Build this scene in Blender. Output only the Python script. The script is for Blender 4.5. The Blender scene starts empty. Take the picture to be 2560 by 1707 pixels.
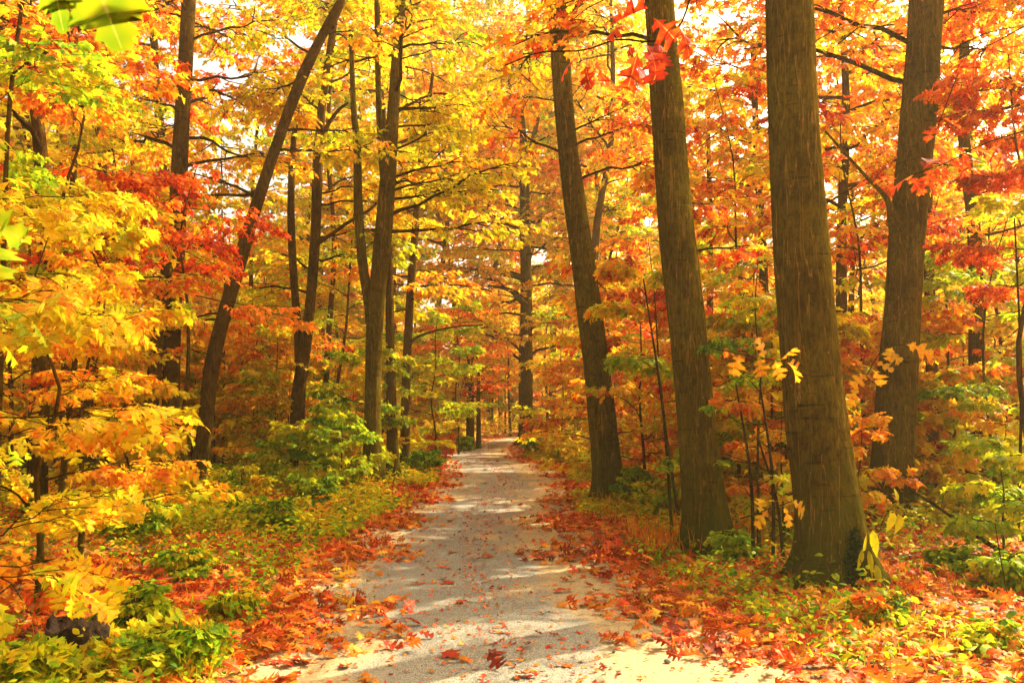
import bpy, math, random
import numpy as np
C = bpy.context.scene
COL = C.collection
R = np.random.default_rng(7)
rad = math.radians

# ------------------------------------------------------------------ camera, sky, sun, exposure
S = 1024 / 2352; FPX = 853.0; PITCH = rad(4.76); EYE = 1.6
cam = bpy.data.cameras.new('camera'); co = bpy.data.objects.new('camera', cam); COL.objects.link(co)
cam.sensor_width = 36; cam.lens = FPX / 1024 * 36; cam.clip_end = 2000; cam.clip_start = 0.05
co.location = (0, 0, EYE); co.rotation_euler = (rad(90) + PITCH, 0, 0); C.camera = co
cam.dof.use_dof = True; cam.dof.focus_distance = 14; cam.dof.aperture_fstop = 11
SUN_AZ, SUN_EL = rad(52), rad(44)
w = bpy.data.worlds.new('World'); C.world = w; w.use_nodes = True
nt = w.node_tree; bg = nt.nodes['Background']; sky = nt.nodes.new('ShaderNodeTexSky')
sky.sky_type = 'NISHITA'; sky.sun_disc = False; sky.sun_elevation = SUN_EL; sky.sun_rotation = SUN_AZ
sky.air_density = 0.5; sky.dust_density = 7.0; sky.ozone_density = 0.3
wm = nt.nodes.new('ShaderNodeMix'); wm.data_type = 'RGBA'; wm.blend_type = 'MULTIPLY'; wm.inputs[0].default_value = 1; wm.inputs[7].default_value = (1, .90, .66, 1)
nt.links.new(sky.outputs[0], wm.inputs[6]); nt.links.new(wm.outputs[2], bg.inputs[0]); bg.inputs[1].default_value = 0.15
sl = bpy.data.lights.new('sun', 'SUN'); sl.energy = 3.6; sl.angle = rad(0.5); sl.color = (1, 0.87, 0.62)
so = bpy.data.objects.new('sun', sl); COL.objects.link(so)
so.rotation_euler = (rad(90) - SUN_EL, 0, math.pi - SUN_AZ)
C.view_settings.view_transform = 'Standard'; C.view_settings.look = 'None'
C.view_settings.exposure = 2.1; C.view_settings.gamma = 1
C.cycles.use_denoising = True; C.cycles.max_bounces = 12; C.cycles.diffuse_bounces = 8
C.cycles.transmission_bounces = 8; C.cycles.volume_bounces = 0; C.cycles.glossy_bounces = 2; C.cycles.transparent_max_bounces = 4
C.cycles.sample_clamp_indirect = 6

# ------------------------------------------------------------------ picture point -> place in the wood
def W(px, py, d):
    u = (px * S - 512) / FPX; v = (341 - py * S) / FPX
    y = math.cos(PITCH) - v * math.sin(PITCH); z = math.sin(PITCH) + v * math.cos(PITCH)
    t = d / y
    return np.array([u * t, d, EYE + z * t])

def smooth(a, b, x): t = np.clip((x - a) / (b - a), 0, 1); return t * t * (3 - 2 * t)
PY = np.array([-6, 0, 5.2, 6.4, 7.95, 9.06, 11.26, 13.64, 16.44, 20.7, 25.7, 33.9, 41, 48.2, 55, 70.])
PL = np.array([-1.3, -1.32, -1.38, -1.5, -1.7, -1.78, -1.80, -1.62, -1.42, -1.50, -2.0, -2.75, -1.9, -1.0, 0.2, 8])
PR = np.array([1.9, 1.8, 1.62, 1.38, 1.12, .98, .84, .78, .92, 1.15, .85, -.35, -.15, .45, 2.2, 11])
def path_l(y): return np.interp(y, PY, PL)
def path_r(y): return np.interp(y, PY, PR)
def path_dist(x, y): return np.maximum(path_l(y) - x, x - path_r(y))     # <0 on the path
def gz(x, y):
    x = np.asarray(x, float); y = np.asarray(y, float); d = path_dist(x, y)
    b = 0.05 * np.sin(x * .55 + 1.3) * np.cos(y * .43) + .05 * np.sin(x * 1.7 + y * 1.1) + .03 * np.sin(y * 2.9 - x * 2.1)
    return (b + .06) * smooth(.3, 3.5, d) - .03 * (1 - smooth(-.2, .25, d)) + .012 * np.sin(x * 2.4 + y) * smooth(-.4, .6, d)

# ------------------------------------------------------------------ materials
def newmat(name):
    m = bpy.data.materials.new(name); m.use_nodes = True; t = m.node_tree
    return m, t, t.nodes, t.links, t.nodes['Principled BSDF']
def N(n, typ, **kw):
    o = n.new(typ)
    for k, v in kw.items():
        if k.startswith('i_'): o.inputs[k[2:].replace('_', ' ')].default_value = v
        else: setattr(o, k, v)
    return o
def ramp(n, stops):
    r = n.new('ShaderNodeValToRGB'); e = r.color_ramp.elements
    while len(e) < len(stops): e.new(0.5)
    for i, (p, c) in enumerate(stops): e[i].position = p; e[i].color = (*c, 1)
    return r
def math_node(n, l, op, a, b):
    m = n.new('ShaderNodeMath'); m.operation = op
    for i, v in enumerate((a, b)):
        if isinstance(v, (int, float)): m.inputs[i].default_value = v
        else: l.new(v, m.inputs[i])
    return m.outputs[0]
LEAFRAMP = [(0, (.09, .24, .010)), (.18, (.32, .50, .012)), (.34, (.72, .68, .012)), (.48, (.93, .66, .014)),
            (.62, (.93, .40, .014)), (.76, (.90, .19, .012)), (.88, (.78, .06, .010)), (1, (.42, .02, .008))]
def leaf_material(name, trans, stops=LEAFRAMP):
    m, t, n, l, p = newmat(name)
    oi = n.new('ShaderNodeObjectInfo'); sp = n.new('ShaderNodeSeparateColor'); l.new(oi.outputs['Color'], sp.inputs[0])
    at = N(n, 'ShaderNodeAttribute', attribute_name='hue')
    h = math_node(n, l, 'SUBTRACT', at.outputs['Fac'], 0.5)
    h = math_node(n, l, 'MULTIPLY', h, sp.outputs[1]); h = math_node(n, l, 'ADD', h, sp.outputs[0])
    gg = n.new('ShaderNodeNewGeometry'); ns = N(n, 'ShaderNodeTexNoise', i_Scale=22.0, i_Detail=1.0); l.new(gg.outputs['Position'], ns.inputs[0])
    h = math_node(n, l, 'ADD', h, math_node(n, l, 'MULTIPLY', math_node(n, l, 'SUBTRACT', ns.outputs[0], .5), .45))
    rp = ramp(n, stops); l.new(h, rp.inputs[0])
    rb = N(n, 'ShaderNodeAttribute', attribute_name='val')
    mx = N(n, 'ShaderNodeMix', data_type='RGBA', blend_type='MULTIPLY'); mx.inputs[0].default_value = 1
    l.new(rp.outputs[0], mx.inputs[6]); cc = n.new('ShaderNodeCombineColor')
    for i in range(3): l.new(rb.outputs['Fac'], cc.inputs[i])
    l.new(cc.outputs[0], mx.inputs[7])
    ra = N(n, 'ShaderNodeAttribute', attribute_name='rib'); rr = n.new('ShaderNodeMapRange'); rr.inputs[1].default_value = .94; rr.inputs[2].default_value = .985; l.new(ra.outputs['Fac'], rr.inputs[0])
    rm = N(n, 'ShaderNodeMix', data_type='RGBA'); l.new(math_node(n, l, 'MULTIPLY', rr.outputs[0], .5), rm.inputs[0]); l.new(mx.outputs[2], rm.inputs[6]); rm.inputs[7].default_value = (.80, .62, .12, 1); mx = rm
    l.new(mx.outputs[2], p.inputs['Base Color']); p.inputs['Roughness'].default_value = .5
    p.inputs['Specular IOR Level'].default_value = .07
    tr = n.new('ShaderNodeBsdfTranslucent'); l.new(mx.outputs[2], tr.inputs[0])
    ms = n.new('ShaderNodeMixShader'); ms.inputs[0].default_value = trans
    l.new(p.outputs[0], ms.inputs[1]); l.new(tr.outputs[0], ms.inputs[2])
    l.new(ms.outputs[0], n['Material Output'].inputs[0]); return m
LEAF = leaf_material('autumn leaf', .58); LITTER = leaf_material('fallen leaf', .2, [(0, (.14, .17, .02)), (.2, (.60, .46, .03)), (.38, (.82, .46, .025)), (.54, (.84, .27, .018)), (.68, (.80, .15, .012)), (.8, (.68, .05, .010)), (.9, (.42, .03, .010)), (1, (.22, .06, .02))])

def bark_material(name, c0, c1, c2, crack=1.0):
    m, t, n, l, p = newmat(name)
    g = n.new('ShaderNodeNewGeometry')
    def noise(scale, sx, sy, sz, det=5, rough=.6):
        mp = n.new('ShaderNodeMapping'); mp.inputs['Scale'].default_value = (sx, sy, sz); l.new(g.outputs['Position'], mp.inputs[0])
        q = N(n, 'ShaderNodeTexNoise', i_Scale=scale, i_Detail=det, i_Roughness=rough); l.new(mp.outputs[0], q.inputs[0]); return q.outputs[0]
    big = noise(2.2, 1, 1, .6, 3); fine = noise(55, 1, 1, .2, 5, .8); hor = noise(8, .3, .3, 3.6, 5, .75); fis = noise(11, 1, 1, .06, 3, .5)
    r1 = ramp(n, [(.3, c0), (.5, c1), (.72, c2)]); l.new(big, r1.inputs[0])
    def mult(colour, fac_out, stops, strength=1.0):
        rr = ramp(n, stops); l.new(fac_out, rr.inputs[0])
        mx = N(n, 'ShaderNodeMix', data_type='RGBA', blend_type='MULTIPLY'); mx.inputs[0].default_value = strength
        l.new(colour, mx.inputs[6]); l.new(rr.outputs[0], mx.inputs[7]); return mx.outputs[2], rr.outputs[0]
    c, _ = mult(r1.outputs[0], fine, [(.32, (.28, .24, .2)), (.46, (.82, .8, .76)), (.56, (1.05, 1.03, 1)), (.72, (1.55, 1.5, 1.3))])
    c, _ = mult(c, noise(17, 1, 1, .4, 5, .8), [(.36, (.55, .5, .42)), (.48, (.95, .95, .95)), (.62, (1.25, 1.22, 1.1))])
    c, hb = mult(c, hor, [(.35, (.22, .18, .14)), (.39, (1, 1, 1)), (1, (1, 1, 1))], .95)
    fr = ramp(n, [(.490, (0, 0, 0)), (.499, (1, 1, 1)), (.501, (1, 1, 1)), (.510, (0, 0, 0))]); l.new(fis, fr.inputs[0])
    sz_ = n.new('ShaderNodeSeparateXYZ'); l.new(g.outputs['Position'], sz_.inputs[0])
    mr = n.new('ShaderNodeMapRange'); mr.inputs[1].default_value = 1.1; mr.inputs[2].default_value = 0; l.new(math_node(n, l, 'ADD', sz_.outputs[2], math_node(n, l, 'MULTIPLY', math_node(n, l, 'SUBTRACT', noise(3.5, 1, 1, 1, 4, .7), .5), 3.2)), mr.inputs[0])
    mm = N(n, 'ShaderNodeMix', data_type='RGBA'); l.new(math_node(n, l, 'MULTIPLY', mr.outputs[0], .75), mm.inputs[0]); l.new(c, mm.inputs[6]); mm.inputs[7].default_value = (.075, .085, .008, 1); c = mm.outputs[2]
    mx = N(n, 'ShaderNodeMix', data_type='RGBA'); l.new(math_node(n, l, 'MULTIPLY', fr.outputs[0], .75 * crack), mx.inputs[0])
    l.new(c, mx.inputs[6]); mx.inputs[7].default_value = (.36, .19, .035, 1)
    l.new(mx.outputs[2], p.inputs['Base Color']); p.inputs['Roughness'].default_value = .95; p.inputs['Specular IOR Level'].default_value = 0
    hsum = math_node(n, l, 'ADD', fine, math_node(n, l, 'MULTIPLY', hb, .5))
    b = N(n, 'ShaderNodeBump', i_Strength=1, i_Distance=.03); l.new(hsum, b.inputs['Height']); l.new(b.outputs[0], p.inputs['Normal'])
    return m
BARK = bark_material('olive brown bark', (.070, .046, .005), (.105, .074, .007), (.135, .106, .010))
BARK2 = bark_material('dark brown bark', (.055, .028, .006), (.095, .052, .009), (.13, .08, .013), .4)
TWIG = bark_material('twig bark', (.035, .017, .006), (.06, .03, .009), (.09, .05, .014), .1)

def simple(name, stops, scale=20, rough=.9, bump=.5, dist=.01):
    m, t, n, l, p = newmat(name); g = n.new('ShaderNodeNewGeometry')
    q = N(n, 'ShaderNodeTexNoise', i_Scale=scale, i_Detail=4); l.new(g.outputs['Position'], q.inputs[0])
    r = ramp(n, stops); l.new(q.outputs[0], r.inputs[0]); l.new(r.outputs[0], p.inputs['Base Color'])
    p.inputs['Roughness'].default_value = rough; p.inputs['Specular IOR Level'].default_value = .2
    b = N(n, 'ShaderNodeBump', i_Strength=bump, i_Distance=dist); l.new(q.outputs[0], b.inputs['Height']); l.new(b.outputs[0], p.inputs['Normal']); return m
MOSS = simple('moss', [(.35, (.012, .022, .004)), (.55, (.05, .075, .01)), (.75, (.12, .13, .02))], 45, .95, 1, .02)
STUMP = simple('rotten wood', [(.3, (.010, .005, .002)), (.55, (.032, .015, .005)), (.75, (.07, .036, .010))], 22, .95, 1, .03)
STONE = simple('stone', [(.3, (.12, .11, .09)), (.7, (.3, .27, .2))], 30)

def ground_material():
    m, t, n, l, p = newmat('forest floor'); g = n.new('ShaderNodeNewGeometry')
    nz = N(n, 'ShaderNodeTexNoise', i_Scale=7.0, i_Detail=3); l.new(g.outputs['Position'], nz.inputs[0])
    ad = N(n, 'ShaderNodeMixRGB', blend_type='ADD'); ad.inputs[0].default_value = .25; l.new(g.outputs['Position'], ad.inputs[1]); l.new(nz.outputs['Color'], ad.inputs[2])
    v = N(n, 'ShaderNodeTexVoronoi', i_Scale=11.0); l.new(ad.outputs[0], v.inputs['Vector'])
    sp = n.new('ShaderNodeSeparateColor'); l.new(v.outputs['Color'], sp.inputs[0])
    r = ramp(n, [(0, (.05, .028, .01)), (.25, (.16, .07, .015)), (.45, (.36, .14, .02)), (.6, (.42, .06, .012)), (.75, (.5, .26, .03)), (.9, (.16, .17, .02)), (1, (.5, .36, .05))])
    l.new(sp.outputs[0], r.inputs[0])
    e = ramp(n, [(0, (1, 1, 1)), (.75, (1, 1, 1)), (1, (.45, .4, .35))]); l.new(math_node(n, l, 'MULTIPLY', v.outputs['Distance'], 1.2), e.inputs[0])
    mx = N(n, 'ShaderNodeMix', data_type='RGBA', blend_type='MULTIPLY'); mx.inputs[0].default_value = 1
    l.new(r.outputs[0], mx.inputs[6]); l.new(e.outputs[0], mx.inputs[7]); l.new(mx.outputs[2], p.inputs['Base Color'])
    p.inputs['Roughness'].default_value = .8
    b = N(n, 'ShaderNodeBump', i_Strength=1, i_Distance=.04); l.new(sp.outputs[1], b.inputs['Height']); l.new(b.outputs[0], p.inputs['Normal']); return m
FLOOR = ground_material()

def path_material():
    m, t, n, l, p = newmat('worn tarmac and sand'); g = n.new('ShaderNodeNewGeometry')
    def noise(scale, det=4, rough=.6, mp=None):
        q = N(n, 'ShaderNodeTexNoise', i_Scale=scale, i_Detail=det, i_Roughness=rough)
        if mp:
            k = n.new('ShaderNodeMapping'); k.inputs['Scale'].default_value = mp; l.new(g.outputs['Position'], k.inputs[0]); l.new(k.outputs[0], q.inputs[0])
        else: l.new(g.outputs['Position'], q.inputs[0])
        return q.outputs[0]
    grain = noise(95, 4, .85); grain2 = noise(45, 4, .7)
    tar = ramp(n, [(.37, (.03, .029, .024)), (.45, (.13, .125, .10)), (.54, (.25, .235, .175)), (.66, (.48, .43, .30))]); l.new(grain, tar.inputs[0])
    sand = ramp(n, [(.3, (.17, .11, .04)), (.45, (.37, .265, .115)), (.7, (.50, .385, .18))]); l.new(grain2, sand.inputs[0])
    at = N(n, 'ShaderNodeAttribute', attribute_name='edge')
    patch = noise(1.1, 5, .65, (1.5, .55, 1)); 
    f = math_node(n, l, 'ADD', math_node(n, l, 'MULTIPLY', math_node(n, l, 'SUBTRACT', patch, .5), 2.6), at.outputs['Fac'])
    f = math_node(n, l, 'ADD', f, math_node(n, l, 'MULTIPLY', math_node(n, l, 'SUBTRACT', grain2, .5), 1.2))
    fr = ramp(n, [(.28, (0, 0, 0)), (.66, (1, 1, 1))]); l.new(f, fr.inputs[0])
    mx = N(n, 'ShaderNodeMix', data_type='RGBA'); l.new(fr.outputs[0], mx.inputs[0]); l.new(tar.outputs[0], mx.inputs[6]); l.new(sand.outputs[0], mx.inputs[7])
    sp = ramp(n, [(.56, (1, 1, 1)), (.63, (.42, .33, .22))]); l.new(noise(22, 5, .8, (1, .6, 1)), sp.inputs[0])
    m2 = N(n, 'ShaderNodeMix', data_type='RGBA', blend_type='MULTIPLY'); m2.inputs[0].default_value = .8; l.new(mx.outputs[2], m2.inputs[6]); l.new(sp.outputs[0], m2.inputs[7])
    l.new(m2.outputs[2], p.inputs['Base Color']); p.inputs['Roughness'].default_value = .8; p.inputs['Specular IOR Level'].default_value = .3
    hh = math_node(n, l, 'ADD', grain, math_node(n, l, 'MULTIPLY', noise(5, 4), 1.5))
    b = N(n, 'ShaderNodeBump', i_Strength=.7, i_Distance=.012); l.new(hh, b.inputs['Height']); l.new(b.outputs[0], p.inputs['Normal']); return m
PATHM = path_material()

# ------------------------------------------------------------------ mesh helpers
def mesh_object(name, verts, faces, mat, parent=None, smooth_=False, fattr=None, pattr=None, color=None):
    """faces: (F,k) int array (one k) -> ONE mesh object"""
    me = bpy.data.meshes.new(name); verts = np.asarray(verts, np.float32)
    if parent is not None: verts = verts - np.array(parent.location, np.float32)
    F, k = faces.shape
    me.vertices.add(len(verts)); me.vertices.foreach_set('co', verts.ravel())
    me.loops.add(F * k); me.loops.foreach_set('vertex_index', faces.astype(np.int32).ravel())
    me.polygons.add(F); me.polygons.foreach_set('loop_start', np.arange(0, F * k, k, dtype=np.int32))
    if smooth_: me.polygons.foreach_set('use_smooth', np.ones(F, bool))
    for an, av in (fattr or {}).items():
        a = me.attributes.new(an, 'FLOAT', 'FACE'); a.data.foreach_set('value', av.astype(np.float32))
    for an, av in (pattr or {}).items():
        a = me.attributes.new(an, 'FLOAT', 'POINT'); a.data.foreach_set('value', av.astype(np.float32))
    me.update(calc_edges=True); me.materials.append(mat)
    o = bpy.data.objects.new(name, me); COL.objects.link(o)
    if parent is not None: o.parent = parent
    if color is not None: o.color = (color[0], color[1], 0, 1)
    return o
def thing(name, label, cat, loc, group=None):
    o = bpy.data.objects.new(name, None); COL.objects.link(o); o.location = [float(v) for v in loc]; o.empty_display_size = .3
    bpy.context.view_layer.update() if False else None
    return tag(o, label, cat, group)
def tag(o, label, cat, group=None):
    o['label'] = label; o['category'] = cat
    if group: o['group'] = group
    return o
def nrm(a): return a / np.maximum(np.linalg.norm(a, axis=-1, keepdims=True), 1e-9)
def tubes(P, Rr, k):
    """P (M,n,3), Rr (M,n) or (M,n,k) -> verts, quads"""
    M, n, _ = P.shape; T = nrm(np.gradient(P, axis=1))
    mt = nrm(P[:, -1] - P[:, 0]); ref = np.where(np.abs(mt[:, 2:3]) > .75, np.array([[1., 0, 0]]), np.array([[0., 0, 1]]))[:, None]
    X = nrm(np.cross(T, np.broadcast_to(ref, T.shape))); Y = np.cross(T, X)
    a = np.arange(k) * 2 * math.pi / k
    if Rr.ndim == 2: Rr = Rr[..., None]
    V = P[:, :, None] + Rr[..., None] * (np.cos(a)[None, None, :, None] * X[:, :, None] + np.sin(a)[None, None, :, None] * Y[:, :, None])
    idx = np.arange(M * n * k).reshape(M, n, k); nx = np.roll(idx, -1, 2)
    q = np.stack([idx[:, :-1], nx[:, :-1], nx[:, 1:], idx[:, 1:]], -1).reshape(-1, 4)
    return V.reshape(-1, 3), q
def merge(lst):
    vs, fs, o = [], [], 0
    for v, f in lst: vs.append(v); fs.append(f + o); o += len(v)
    return np.concatenate(vs), np.concatenate(fs)
def resample(pts, n):
    pts = np.asarray(pts, float); m = len(pts)
    # Catmull-Rom through the points
    e = np.vstack([2 * pts[0] - pts[1], pts, 2 * pts[-1] - pts[-2]]); out = []
    for t in np.linspace(0, m - 1 - 1e-6, n):
        i = int(t); u = t - i; a, b, c, d = e[i], e[i + 1], e[i + 2], e[i + 3]
        out.append(.5 * (2 * b + (c - a) * u + (2 * a - 5 * b + 4 * c - d) * u * u + (3 * b - 3 * c + d - a) * u ** 3))
    return np.array(out)
def stem_mesh(pts4, n=40, k=20, flare=0., rough=.03, sides_seed=0):
    """pts4: rows x,y,z,r"""
    q = resample(pts4, n); P = q[None, :, :3]; r = q[:, 3]; h = q[:, 2] - q[0, 2]
    a = np.arange(k) * 2 * math.pi / k; rg = np.random.default_rng(sides_seed)
    ph = rg.random(8) * 6.28
    rr = r[:, None] * (1 + rough * (np.sin(3 * a + ph[0] + h[:, None] * .8) + .7 * np.sin(5 * a + ph[1] - h[:, None] * 1.3) + .5 * np.sin(2 * a + ph[3] + h[:, None] * 3.1)) + rough * .25 * rg.standard_normal((n, k)))
    f = flare * (np.exp(-np.maximum(h, 0)[:, None] / .25) * (1 + .6 * np.sin(4 * a + ph[2]) + .35 * np.sin(7 * a + ph[4])) + .35 * np.exp(-np.maximum(h, 0)[:, None] / .8) * np.maximum(0, np.sin(4 * a + ph[2])))
    return tubes(P, (rr * (1 + f))[None], k)

# ------------------------------------------------------------------ leaves
def strip(outline):
    xs = [(x, 0) for x, y in outline]; n = len(xs); v = xs + [(x, y) for x, y in outline] + [(x, -y) for x, y in outline]; t = []
    for i in range(n - 1):
        a, b = i, i + 1
        for off, flip in ((n, 0), (2 * n, 1)):
            c, d = i + off, i + 1 + off
            for tri in ((a, b, d), (a, d, c)):
                pts = {v[j] for j in tri}
                if len(pts) == 3: t.append(tri if not flip else tri[::-1])
    return np.array([(x, y, 0) for x, y in v], float), np.array(t), np.array([1.] * n + [0.] * 2 * n)
def fan(outline, c):
    v = [c] + outline + [(x, -y) for x, y in outline[-2:0:-1]]; n = len(v) - 1
    t = [(0, i + 1, (i + 1) % n + 1) for i in range(n)]
    return np.array([(x, y, 0) for x, y in v], float), np.array(t), np.array([1.] + [0.] * n)
T_OAK = strip([(0, 0), (.10, .04), (.16, .10), (.20, .23), (.26, .21), (.31, .27), (.32, .14), (.34, .08), (.40, .08), (.47, .20), (.54, .36), (.58, .30), (.67, .41), (.65, .25), (.62, .13), (.67, .09), (.76, .16), (.84, .30), (.86, .21), (.94, .22), (.91, .11), (.94, .06), (1, 0)])
T_BIG = strip([(0, 0), (.2, .08), (.33, .28), (.40, .32), (.46, .29), (.42, .12), (.50, .10), (.60, .22), (.74, .31), (.71, .23), (.79, .21), (.70, .10), (.76, .09), (.88, .16), (.90, .10), (.97, .08), (1, 0)])
T_OAKL = strip([(0, .0), (.1, .05), (.15, .19), (.21, .25), (.30, .09), (.36, .10), (.45, .36), (.51, .40), (.54, .13), (.62, .12), (.72, .30), (.78, .33), (.79, .10), (.89, .14), (1, 0)])
T_OAKM = strip([(0, 0), (.24, .25), (.32, .09), (.58, .39), (.60, .12), (.84, .29), (.84, .09), (1, 0)])
T_MAP = fan([(0, 0), (.04, .17), (-.06, .34), (.12, .30), (.22, .34), (.42, .56), (.44, .40), (.42, .20), (.62, .26), (.74, .14), (1, 0)], (.22, 0))
T_MAPM = fan([(0, 0), (-.05, .33), (.2, .28), (.45, .55), (.42, .2), (.66, .22), (1, 0)], (.22, 0))
T_FAR = fan([(0, 0), (.38, .48), (.5, .16), (1, 0)], (.25, 0))
T_OVAL = strip([(0, 0), (.18, .18), (.45, .27), (.75, .18), (1, 0)])
T_BLOB = (np.array([(0, 0, 0), (.5, .45, 0), (1, 0, 0), (.5, -.45, 0)], float), np.array([(0, 2, 1), (0, 3, 2)]), np.zeros(4))
def leaf_verts(tm, pos, d, up, size, rg, curl=.3):
    V, F, _ = tm; n = len(pos); X = nrm(d); Z = nrm(up - (up * X).sum(-1, keepdims=True) * X); Y = np.cross(Z, X)
    x, y = V[:, 0], V[:, 1]; c = rg.standard_normal((n, 3)) * curl
    z = -(np.abs(c[:, :1]) * .7 + .1) * x ** 2 + (c[:, 1:2] * .6 - .05) * np.abs(y) * 1.2 + c[:, 2:3] * x * y * 1.5
    s = size[:, None, None]; wy = rg.uniform(.78, 1.15, (n, 1, 1))
    P = pos[:, None] + s * (x[None, :, None] * X[:, None] + wy * y[None, :, None] * Y[:, None] + z[..., None] * Z[:, None])
    return P.reshape(-1, 3), (F[None] + (np.arange(n) * len(V))[:, None, None]).reshape(-1, 3)
def leaf_object(name, tm, pos, d, up, size, hue, color, rg, parent=None, mat=None, curl=.38, dark=.55):
    v, f = leaf_verts(tm, pos, d, up, size, rg, curl); k = len(tm[1])
    val = dark + (1.05 - dark) * rg.random(len(pos))
    return mesh_object(name, v, f, mat or LEAF, parent, False, {'hue': np.repeat(np.clip(hue, 0, 1), k), 'val': np.repeat(val, k)}, pattr={'rib': np.tile(tm[2], len(pos))} if tm[2].sum() > 8 else None, color=color)

# ------------------------------------------------------------------ branching
def interp(P, par, s):
    n = P.shape[1]; u = s * (n - 1) * .9999; i = u.astype(int); f = (u - i)[:, None]
    a = P[par, i]; b = P[par, i + 1]; return a * (1 - f) + b * f, nrm(b - a)
def children(P, per, L, ang, smin, n, rg, elj=.2, droop=.1, taper=.5, wig=.05):
    M = len(P); par = np.repeat(np.arange(M), per); K = M * per
    s = smin + (1 - smin) * ((np.tile(np.arange(per), M) + rg.random(K)) / per)
    p0, tg = interp(P, par, s)
    sg = np.where(np.tile(np.arange(per), M) % 2 == 0, 1, -1) * rg.uniform(*ang, K)
    c, sn = np.cos(sg), np.sin(sg); hz = np.stack([tg[:, 0] * c - tg[:, 1] * sn, tg[:, 0] * sn + tg[:, 1] * c, np.zeros(K)], -1)
    hz[:, :2] += rg.standard_normal((K, 2)) * .05
    hz = nrm(hz); hz[:, 2] = tg[:, 2] * .45 + rg.standard_normal(K) * elj; hz = nrm(hz)
    ln = L * (1 - taper * s) * rg.uniform(.6, 1.15, K); t = np.linspace(0, 1, n)
    Q = p0[:, None] + hz[:, None] * (ln[:, None] * t)[..., None]; Q[..., 2] -= droop * ln[:, None] * t ** 2
    Q[:, 1:] += rg.standard_normal((K, n - 1, 3)) * wig * ln[:, None, None] * t[1:, None]
    return Q, par
def leaf_set(Tw, k, rg, sz, petiole=.03, jit=.35, spread=.9, droop=.25):
    M = len(Tw); par = np.repeat(np.arange(M), k); K = M * k
    j = np.tile(np.arange(k), M); s = np.clip(.15 + .85 * (j + rg.random(K) * .8) / max(k - .5, 1), 0, 1)
    p, tg = interp(Tw, par, s); a = np.where(j % 2 == 0, 1, -1) * rg.uniform(.35, 1.2, K) * spread; a[j == k - 1] *= .2
    c, sn = np.cos(a), np.sin(a); d = np.stack([tg[:, 0] * c - tg[:, 1] * sn, tg[:, 0] * sn + tg[:, 1] * c, tg[:, 2] * .5 - droop + rg.standard_normal(K) * .25], -1)
    d = nrm(d); up = np.array([0, 0, 1.]) + rg.standard_normal((K, 3)) * jit
    size = sz * rg.uniform(.6, 1.15, K); return p + d * petiole, d, up, size, par
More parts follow.
